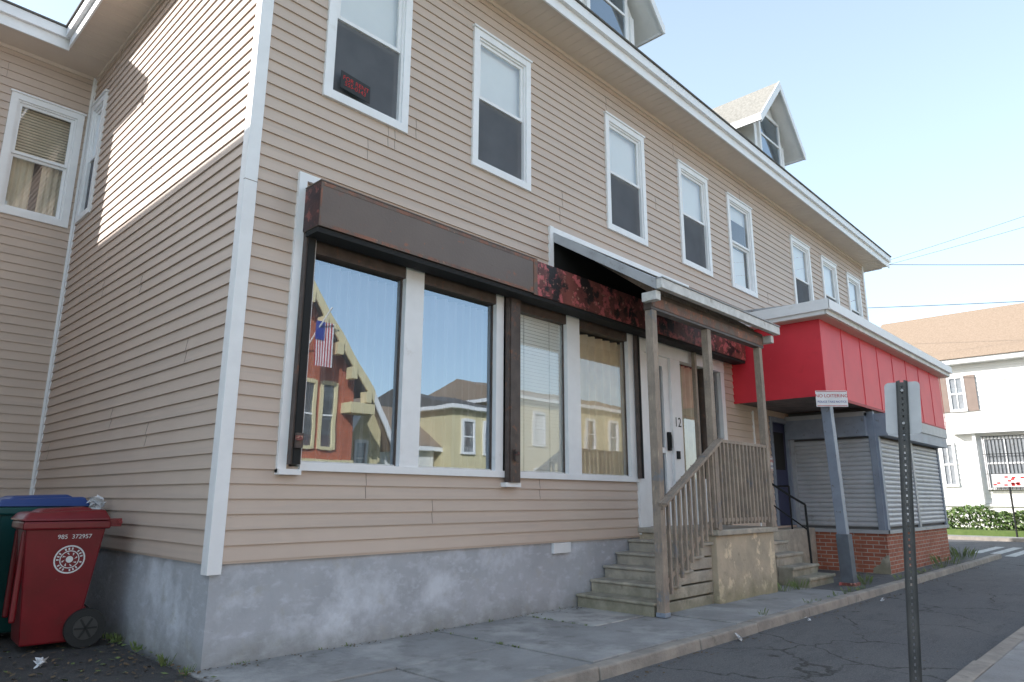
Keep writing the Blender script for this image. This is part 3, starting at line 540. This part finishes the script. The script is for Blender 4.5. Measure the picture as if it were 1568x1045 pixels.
# ---------------------------------------------------------------- bins
def cart(name,x,y,body,lid,H=1.42,W=.78,D=.88,ang=0,emblem=False):
    e=empty(name); e.location=(x,y,0); e.rotation_euler=(0,0,ang)
    b=B(); zt=H-.12; bw,bd=W*.36,D*.33; tw,td=W*.48,D*.46
    b.hexa([(-bd,-bw,.06),(bd-.05,-bw,.06),(bd-.05,bw,.06),(-bd,bw,.06),(-td,-tw,zt),(td,-tw,zt),(td,tw,zt),(-td,tw,zt)],body)
    b.box(-td-.03,td+.03,-tw-.03,tw+.03,zt-.09,zt+.0,body)
    b.box(bd-.20,bd+.02,-bw-.0,bw+.0,.1,.42,body)
    for sy in (-1,1): b.box(-td-.01,-td+.05,sy*tw*.6-.02,sy*tw*.6+.02,.3,zt-.1,body)
    b.obj("body",e,bevel=.025)
    b=B()
    b.hexa([(-td-.06,-tw-.05,zt+.003),(td+.03,-tw-.05,zt+.003),(td+.03,tw+.05,zt+.003),(-td-.06,tw+.05,zt+.003),(-td-.0,-tw+.03,zt+.09),(td-.03,-tw+.03,zt+.12),(td-.03,tw-.03,zt+.12),(-td-.0,tw-.03,zt+.09)],lid)
    b.hexa([(-td+.1,-tw+.12,zt+.09),(td-.12,-tw+.12,zt+.11),(td-.12,tw-.12,zt+.11),(-td+.1,tw-.12,zt+.09),(-td+.16,-tw+.18,zt+.13),(td-.18,-tw+.18,zt+.15),(td-.18,tw-.18,zt+.15),(-td+.16,tw-.18,zt+.13)],lid)
    b.obj("lid",e,bevel=.025)
    b=B(); b.tube((td+.13,-tw+.02,zt-.02),(td+.13,tw-.02,zt-.02),.025,body)
    for sy in (-1,1): b.box(td,td+.15,sy*(tw-.06)-.02,sy*(tw-.06)+.02,zt-.07,zt+.02,body)
    b.obj("handle",e)
    b=B()
    for sy in (-1,1):
        c=sy*(bw+.05); b.tube((bd+.02,c-.04,.20),(bd+.02,c+.04,.20),.20,RUBBER,28); b.tube((bd+.02,c-.048,.20),(bd+.02,c+.048,.20),.12,HUB,20)
        for k in range(6):
            a=k*math.pi/3; b.bar((bd+.02,c+sy*.052,.20),(bd+.02+.11*math.cos(a),c+sy*.052,.20+.11*math.sin(a)),.012,.02,RUBBER)
    b.tube((bd+.02,-bw-.08,.20),(bd+.02,bw+.08,.20),.02,BLACK)
    b.obj("wheels",e)
    if emblem:
        b=B(); zc=.93; sl=(tw-bw)/(zt-.06); yy=lambda z: -(bw+(z-.06)*sl)-.004
        def ring(r0,r1,n=32):
            for k in range(n):
                a0,a1=2*math.pi*k/n,2*math.pi*(k+1)/n
                P=lambda r,a:(.06+r*math.cos(a),yy(zc+r*math.sin(a)),zc+r*math.sin(a))
                b.poly([P(r0,a0),P(r1,a0),P(r1,a1),P(r0,a1)],INKW)
        ring(.135,.15);ring(.085,.095);ring(0,.035)
        for k in range(22):
            if k%4==0: continue
            a=2*math.pi*k/22; P=lambda r,a:(.06+r*math.cos(a),yy(zc+r*math.sin(a)),zc+r*math.sin(a)); b.poly([P(.102,a-.07),P(.126,a-.06),P(.126,a+.06),P(.102,a+.07)],INKW)
        for k in range(8):
            a=2*math.pi*k/8+.3; P=lambda r,a:(.06+r*math.cos(a),yy(zc+r*math.sin(a)),zc+r*math.sin(a)); b.poly([P(.045,a-.2),P(.075,a-.1),P(.075,a+.15)],INKW)
        b.obj("emblem",e,fix=False)
        text("985  372957","serial",e,(.08,yy(1.17)-.003,1.17),(math.pi/2+math.atan(sl),0,0),.065,INKW)
    return e
cart("wheeled_trash_bin",-.72,2.35,BINRED,BINRED,1.46,.8,.84,math.radians(-4),True)
cart("wheeled_trash_bin",-.75,3.45,BINTEAL,BINBLUE,1.60,.8,1.0,math.radians(3))
cart("wheeled_trash_bin",-1.75,2.6,BINTEAL,BINTEAL,1.5,.8,.9,math.radians(80))
b=B()
for _ in range(30): quadleaf(b,(-.2+random.uniform(-.06,.06),3.0+random.uniform(-.05,.05),1.50+random.uniform(-.08,.08)),.07,SIGNW,1)
b.obj("plastic_bag",fix=False)
# ---------------------------------------------------------------- sign post
sp=empty("street_sign"); b=B()
c0=Vector((3.475,-5.20,0)); c1=Vector((3.53,-5.36,2.6))
dirv=Vector((.965,.25,0)).normalized(); rt=Vector((dirv.y,-dirv.x,0))
def P(u,d,z): q=c0+(c1-c0)*(z/2.6)+rt*u-dirv*d; return (q.x,q.y,z)
b.mp=P
zz=-.1
while zz<2.56:
    b.box(-.013,-.006,-.004,.004,zz,zz+.0508,POSTM); b.box(.006,.013,-.004,.004,zz,zz+.0508,POSTM); b.box(-.013,.013,-.004,.0041,zz+.02,zz+.0505,POSTM); zz+=.0508
b.box(-.03,-.0135,-.03,.004,-.1,2.61,POSTM); b.box(.0135,.03,-.03,.004,-.1,2.61,POSTM); b.box(-.045,-.03,-.034,-.027,-.1,2.61,POSTM); b.box(.03,.045,-.034,-.027,-.1,2.61,POSTM)
b.tube((0,0,2.52),(0,.02,2.52),.012,GREY,6); b.tube((0,0,2.24),(0,.02,2.24),.012,GREY,6)
b.obj("post",sp)
b=B(P); w,h0,h1,rr=.135,2.15,2.60,.035; pts=[]
for cx_,cz,a0 in ((w-rr,h1-rr,0),(-w+rr,h1-rr,90),(-w+rr,h0+rr,180),(w-rr,h0+rr,270)):
    for k in range(6): a=math.radians(a0+k*18); pts.append((cx_+rr*math.cos(a),-.05,cz+rr*math.sin(a)))
b.prism(pts,(0,.008,0),SIGNAL); b.obj("plate",sp)
# ---------------------------------------------------------------- distant white house (faces -X)
dh=empty("white_house"); XD=40
DM=lambda u,d,z:(XD-d,u,z)
b=B(DM); g=B(DM)
siding(b,-9,5,.2,8.7,[],WSID,.25,.03)
def simplewin(b,g,u0,u1,z0,z1,sh_=None):
    b.box(u0,u1,.02,.10,z1-.12,z1,WHITE);b.box(u0,u1,.02,.12,z0,z0+.12,WHITE);b.box(u0,u0+.12,.02,.09,z0+.12,z1-.12,WHITE);b.box(u1-.12,u1,.02,.09,z0+.12,z1-.12,WHITE);b.box(u0+.12,u1-.12,.02,.07,(z0+z1)/2-.04,(z0+z1)/2+.04,WHITE);b.box((u0+u1)/2-.02,(u0+u1)/2+.02,.031,.068,z0+.12,z1-.12,WHITE)
    g.poly([(u0+.12,.05,z0+.12),(u1-.12,.05,z0+.12),(u1-.12,.05,z1-.12),(u0+.12,.05,z1-.12)],GLU); b.box(u0+.12,u1-.12,.03,.032,z0+.12,z1-.12,GREY)
    if sh_: b.box(u0-.5,u0-.02,.02,.08,z0,z1,sh_); b.box(u1+.02,u1+.5,.02,.08,z0,z1,sh_)
shb=mat("brown_shutter",(.25,.19,.16))
simplewin(b,g,.75,1.55,6.2,8.1,shb); simplewin(b,g,-4.2,-3.2,6.2,8.1,shb)
simplewin(b,g,-1.6,.35,2.1,4.8)
simplewin(b,g,1.6,2.3,2.3,4.6); simplewin(b,g,-6,-4,2.1,4.8)
for k in range(12): u=-1.5+k*.16; b.tube((u,.2,2.1),(u,.2,4.8),.015,BLACK,6)
for z in (2.1,2.9,3.9,4.8): b.box(-1.6,.35,.18,.22,z,z+.03,BLACK)
b.box(-1.4,.1,.24,.26,2.25,2.9,SIGNW)
for k in range(14):
    u=-1.3+random.random()*1.25; z=2.3+random.random()*.45; b.box(u,u+.15,.262,.265,z,z+.08,INKR)
b.box(-3.2,1.6,.1,.5,5.0,5.2,WHITE); b.box(-9,5,.02,.12,1.3,1.42,WHITE); b.box(.55,.7,.1,.3,1.4,5,WHITE);b.box(-2.0,-1.85,.1,.3,1.4,5,WHITE)
b.box(-2.7,-2.1,.04,.1,1.5,4.3,ROOM)
b.obj("front",dh,fix=False); g.obj("glass",dh,fix=False)
b=B(); b.box(XD+.02,XD+9,-9,5,-.1,8.7,WSID); b.box(XD-.6,XD+9.6,-9.5,5.5,8.7,8.95,WHITE)
b.obj("walls",dh)
b=B(); b.prism([(XD-.7,-9.6,8.96),(XD+9.7,-9.6,8.96),(XD+4.5,-9.6,12.6)],(0,15.2,0),ROOFT); b.obj("roof",dh)
def foliage(b,n,fn,s0,s1,mts):
    for _ in range(n):
        c=fn(); s_=random.uniform(s0,s1); a=Vector((random.gauss(0,1),random.gauss(0,1),random.gauss(0,1))).normalized(); u=a.orthogonal().normalized()*s_; v=a.cross(u)*.6; c=Vector(c)
        b.poly([tuple(c-u),tuple(c-v),tuple(c+u),tuple(c+v)],random.choice(mts))
b=B()
def hf():
    y=random.uniform(-9,5); h=1.0+.35*noise.noise((y*.7,0,0))+.2*noise.noise((y*2.3,5,0)); return (37+random.gauss(0,.35),y,.2+h*random.random()**.7)
foliage(b,9000,hf,.05,.11,[LEAF,LEAF,LEAF2]); b.obj("hedge",fix=False)
b=B()
for k in range(2): b.tube((35.7,-1.2-k*4.5,0),(35.7,-1.2-k*4.5,2.2),.04,BLACK,6)
b.obj("iron_fence_post")
up=empty("utility_pole"); b=B(); b.tube((35,-16,-.1),(35,-16,17),.16,WOOD,12,.11); b.bar((35,-17,12.8),(35,-15,12.8),.12,.12,WOOD); b.obj("pole",up)
wr=empty("power_lines"); b=B()
for (ya,za,yb,zb,sag,rr_) in ((10,15.4,-16,9.4,.4,.016),(10,12.4,-16,8.9,.4,.016),(6,13.3,-16,15.5,.6,.008),(10,13.0,-16,16.6,.8,.008)):
    pr=None
    for k in range(25):
        t_=k/24; q=(35,ya+(yb-ya)*t_,za+(zb-za)*t_-sag*4*t_*(1-t_)*.5)
        if pr: b.tube(pr,q,rr_,BLACK,5)
        pr=q
b.obj("cables",wr)
# ---------------------------------------------------------------- opposite side of street
def opp_house(name,x0,x1,yf,depth,ze,zr,wall,roofm,gable_front=True,wins=()):
    e=empty(name); OM=lambda u,d,z:(u,yf+d,z)
    b=B(OM); g=B(OM)
    if gable_front:
        xm=(x0+x1)/2; b.prism([(x0,0,-.1),(x1,0,-.1),(x1,0,ze),(xm,0,zr),(x0,0,ze)],(0,-depth,0),wall)
        for sx,xe in ((-1,x0),(1,x1)):
            ox=xe+sx*.55; sl=(zr-ze)/(xm-x0); zt=ze-.55*sl
            b.hexa([(xm,.55,zr+.02),(ox,.55,zt+.02),(ox,-depth,zt+.02),(xm,-depth,zr+.02),(xm,.55,zr+.22),(ox,.55,zt+.22),(ox,-depth,zt+.22),(xm,-depth,zr+.22)],roofm)
            b.hexa([(xm,.56,zr-.30),(ox,.56,zt-.28),(ox,.64,zt-.28),(xm,.64,zr-.30),(xm,.56,zr+.2),(ox,.56,zt+.2),(ox,.64,zt+.2),(xm,.64,zr+.2)],YEL if wall is OBRICK else WHITE)
            if wall is OBRICK:
                for k in range(7):
                    t_=(k+.5)/7; u=xm+(ox-xm)*t_; z=zr+(zt-zr)*t_; b.box(u-.13,u+.13,.3,.72,z-.75,z-.3,YEL)
                b.box(min(ox,ox-sx*1.1),max(ox,ox-sx*1.1),.0,.7,zt-.75,zt-.35,YEL)
    else:
        b.box(x0,x1,-depth,0,-.1,ze,wall)
        b.box(x0-.4,x1+.4,-depth-.4,.4,ze,ze+.2,WHITE); b.prism([(x0-.4,.4,ze+.21),(x0-.4,-depth-.4,ze+.21),(x0-.4,-depth/2,zr)],(x1-x0+.8,0,0),roofm)
    for (a,c,z0,z1) in wins:
        b.box(a-.12,a,0,.1,z0-.1,z1+.12,WHITE if wall is not OBRICK else YEL); b.box(c,c+.12,0,.1,z0-.1,z1+.12,WHITE if wall is not OBRICK else YEL); b.box(a,c,0,.12,z1,z1+.15,WHITE if wall is not OBRICK else YEL); b.box(a,c,0,.12,z0-.12,z0,WHITE if wall is not OBRICK else YEL); b.box(a,c,.005,.02,z0,z1,ROOM); b.box(a,c,.02,.05,(z0+z1)/2-.03,(z0+z1)/2+.03,WHITE)
        g.poly([(a,.03,z0),(c,.03,z0),(c,.03,z1),(a,.03,z1)],GLU)
    b.obj("walls_and_roof",e); g.obj("glass",e,fix=False); return e
bh=opp_house("brick_house",3.7,12.1,-16,9,6.2,11.6,OBRICK,ROOF,True,[(9.9,10.35,3.5,5.8),(10.75,11.2,3.5,5.8),(5.8,6.6,3.6,6.0),(7.6,8.3,7.2,9.2),(9.9,10.5,.4,2.0)])
b=B(); b.box(3.7,12.1,-15.99,-15.8,2.75,3.0,YEL); b.obj("belt_course",bh)
fl=empty("american_flag"); b=B(); b.tube((9.8,-15.9,7.0),(10.1,-14.6,8.4),.03,WHITE,8)
for k in range(7):
    b.poly([(9.8+k*.11,-15.2,8.0),(9.855+k*.11,-15.2,8.0),(9.855+k*.11,-15.2,6.3),(9.8+k*.11,-15.2,6.3)],INKR); b.poly([(9.855+k*.11,-15.2,8.0),(9.91+k*.11,-15.2,8.0),(9.91+k*.11,-15.2,6.3),(9.855+k*.11,-15.2,6.3)],SIGNW)
b.box(9.8,10.2,-15.19,-15.18,7.3,8.0,INKB); b.obj("cloth",fl,fix=False)
opp_house("yellow_house",13.6,15.6,-19,9,4.6,6.3,YEL,ROOFT,True,[(14.3,14.8,2.6,4.0)])
opp_house("yellow_house",19.9,23.5,-19,9,6.0,7.4,YEL,ROOF,False,[(20.6,21.3,3.9,5.4),(22.2,22.9,3.9,5.4),(20.6,21.3,1.2,2.8)])
opp_house("brown_roof_house",15.9,19.6,-20,7,3.9,6.4,WSID,ROOFT,False,[(17,17.6,2.0,3.4)])
opp_house("yellow_house",24.5,38,-19,9,7.0,8.6,YEL,ROOFT,False,[(26+k*2.4,26.8+k*2.4,z,z+1.7) for k in range(5) for z in (4.6,1.4)])
opp_house("white_house",-12,2.6,-17,9,7.0,8.6,WSID,ROOF,False,[(-10+k*2.8,-9+k*2.8,z,z+1.7) for k in range(4) for z in (4.6,1.4)])
tr_=empty("maple_tree"); b=B(); b.tube((14.0,-31,0),(14.0,-31,4),.25,BARK,10,.15)
for k in range(7): a=k*.9; b.tube((14,-31,3+k*.25),(14+1.8*math.cos(a),-31+1.8*math.sin(a),5.2+k*.3),.09,BARK,6,.02)
b.obj("trunk",tr_)
b=B(); cl=[(14+random.uniform(-2,2),-31+random.uniform(-2,2),6.3+random.uniform(-1.6,1.6),random.uniform(.5,1)) for _ in range(18)]
def tf():
    c=random.choice(cl); return (c[0]+random.gauss(0,.5)*c[3],c[1]+random.gauss(0,.5)*c[3],c[2]+random.gauss(0,.4)*c[3])
foliage(b,5000,tf,.06,.13,[LEAF,LEAF2,LEAF]); b.obj("crown",tr_,fix=False)
nb=empty("neighbouring_house"); b=B(); b.box(-12,-5.3,1,20,-.1,9.1,WSID); b.box(-12.3,-5.0,.7,20.3,9.1,9.4,WHITE); b.prism([(-12.3,.7,9.41),(-5.0,.7,9.41),(-8.6,.7,11.2)],(0,19.6,0),ROOF); b.obj("walls_and_roof",nb)
# ---------------------------------------------------------------- light
az=math.radians(45); el=math.radians(28)
sd=Vector((-math.cos(az)*math.cos(el),math.sin(az)*math.cos(el),math.sin(el)))
L=bpy.data.lights.new("sun","SUN"); L.energy=7.5; L.angle=math.radians(.5); L.color=(1,.95,.90); lo=bpy.data.objects.new("sun",L); COL.objects.link(lo); lo.rotation_euler=sd.to_track_quat('Z','Y').to_euler(); lo.location=(-20,20,30)
w=bpy.data.worlds.new("World"); sc.world=w; w.use_nodes=True; nt=w.node_tree; bg=nt.nodes["Background"]
sk=nt.nodes.new("ShaderNodeTexSky"); sk.sky_type='NISHITA'; sk.sun_disc=False; sk.sun_elevation=el; sk.sun_rotation=-az; sk.air_density=1.0; sk.dust_density=1.5; sk.ozone_density=1.0
tc=N(nt,"ShaderNodeTexCoord"); sx=N(nt,"ShaderNodeSeparateXYZ"); nt.links.new(tc.outputs["Generated"],sx.inputs[0])
mr=N(nt,"ShaderNodeMapRange"); nt.links.new(sx.outputs[2],mr.inputs[0]); mr.inputs[1].default_value=0; mr.inputs[2].default_value=.8; mr.inputs[3].default_value=1.0; mr.inputs[4].default_value=.45
hz=N(nt,"ShaderNodeMix",data_type='RGBA',blend_type='ADD'); hz.clamp_result=False; nt.links.new(mr.outputs[0],hz.inputs[0]); nt.links.new(sk.outputs[0],hz.inputs[6]); hz.inputs[7].default_value=(4.3,5.3,6.0,1)
nt.links.new(hz.outputs[2],bg.inputs[0]); bg.inputs[1].default_value=.175
# ---------------------------------------------------------------- camera
f,pit,yaw,rol=1058.2,*[math.radians(v) for v in (12.84,43.74,.22)]
Fv=Vector((math.cos(yaw)*math.cos(pit),math.sin(yaw)*math.cos(pit),math.sin(pit))); R=Vector((math.sin(yaw),-math.cos(yaw),0)); U=R.cross(Fv)
R2=R*math.cos(rol)+U*math.sin(rol); U2=-R*math.sin(rol)+U*math.cos(rol)
M=Matrix(((R2.x,U2.x,-Fv.x,-3.066),(R2.y,U2.y,-Fv.y,-7.006),(R2.z,U2.z,-Fv.z,1.6),(0,0,0,1)))
cd=bpy.data.cameras.new("camera"); cd.sensor_width=36; cd.lens=f/1568*36; cd.clip_end=2000; cd.clip_start=.05; co=bpy.data.objects.new("camera",cd); COL.objects.link(co); co.matrix_world=M; sc.camera=co
sc.view_settings.view_transform='Standard'; sc.view_settings.look='None'; sc.view_settings.exposure=0
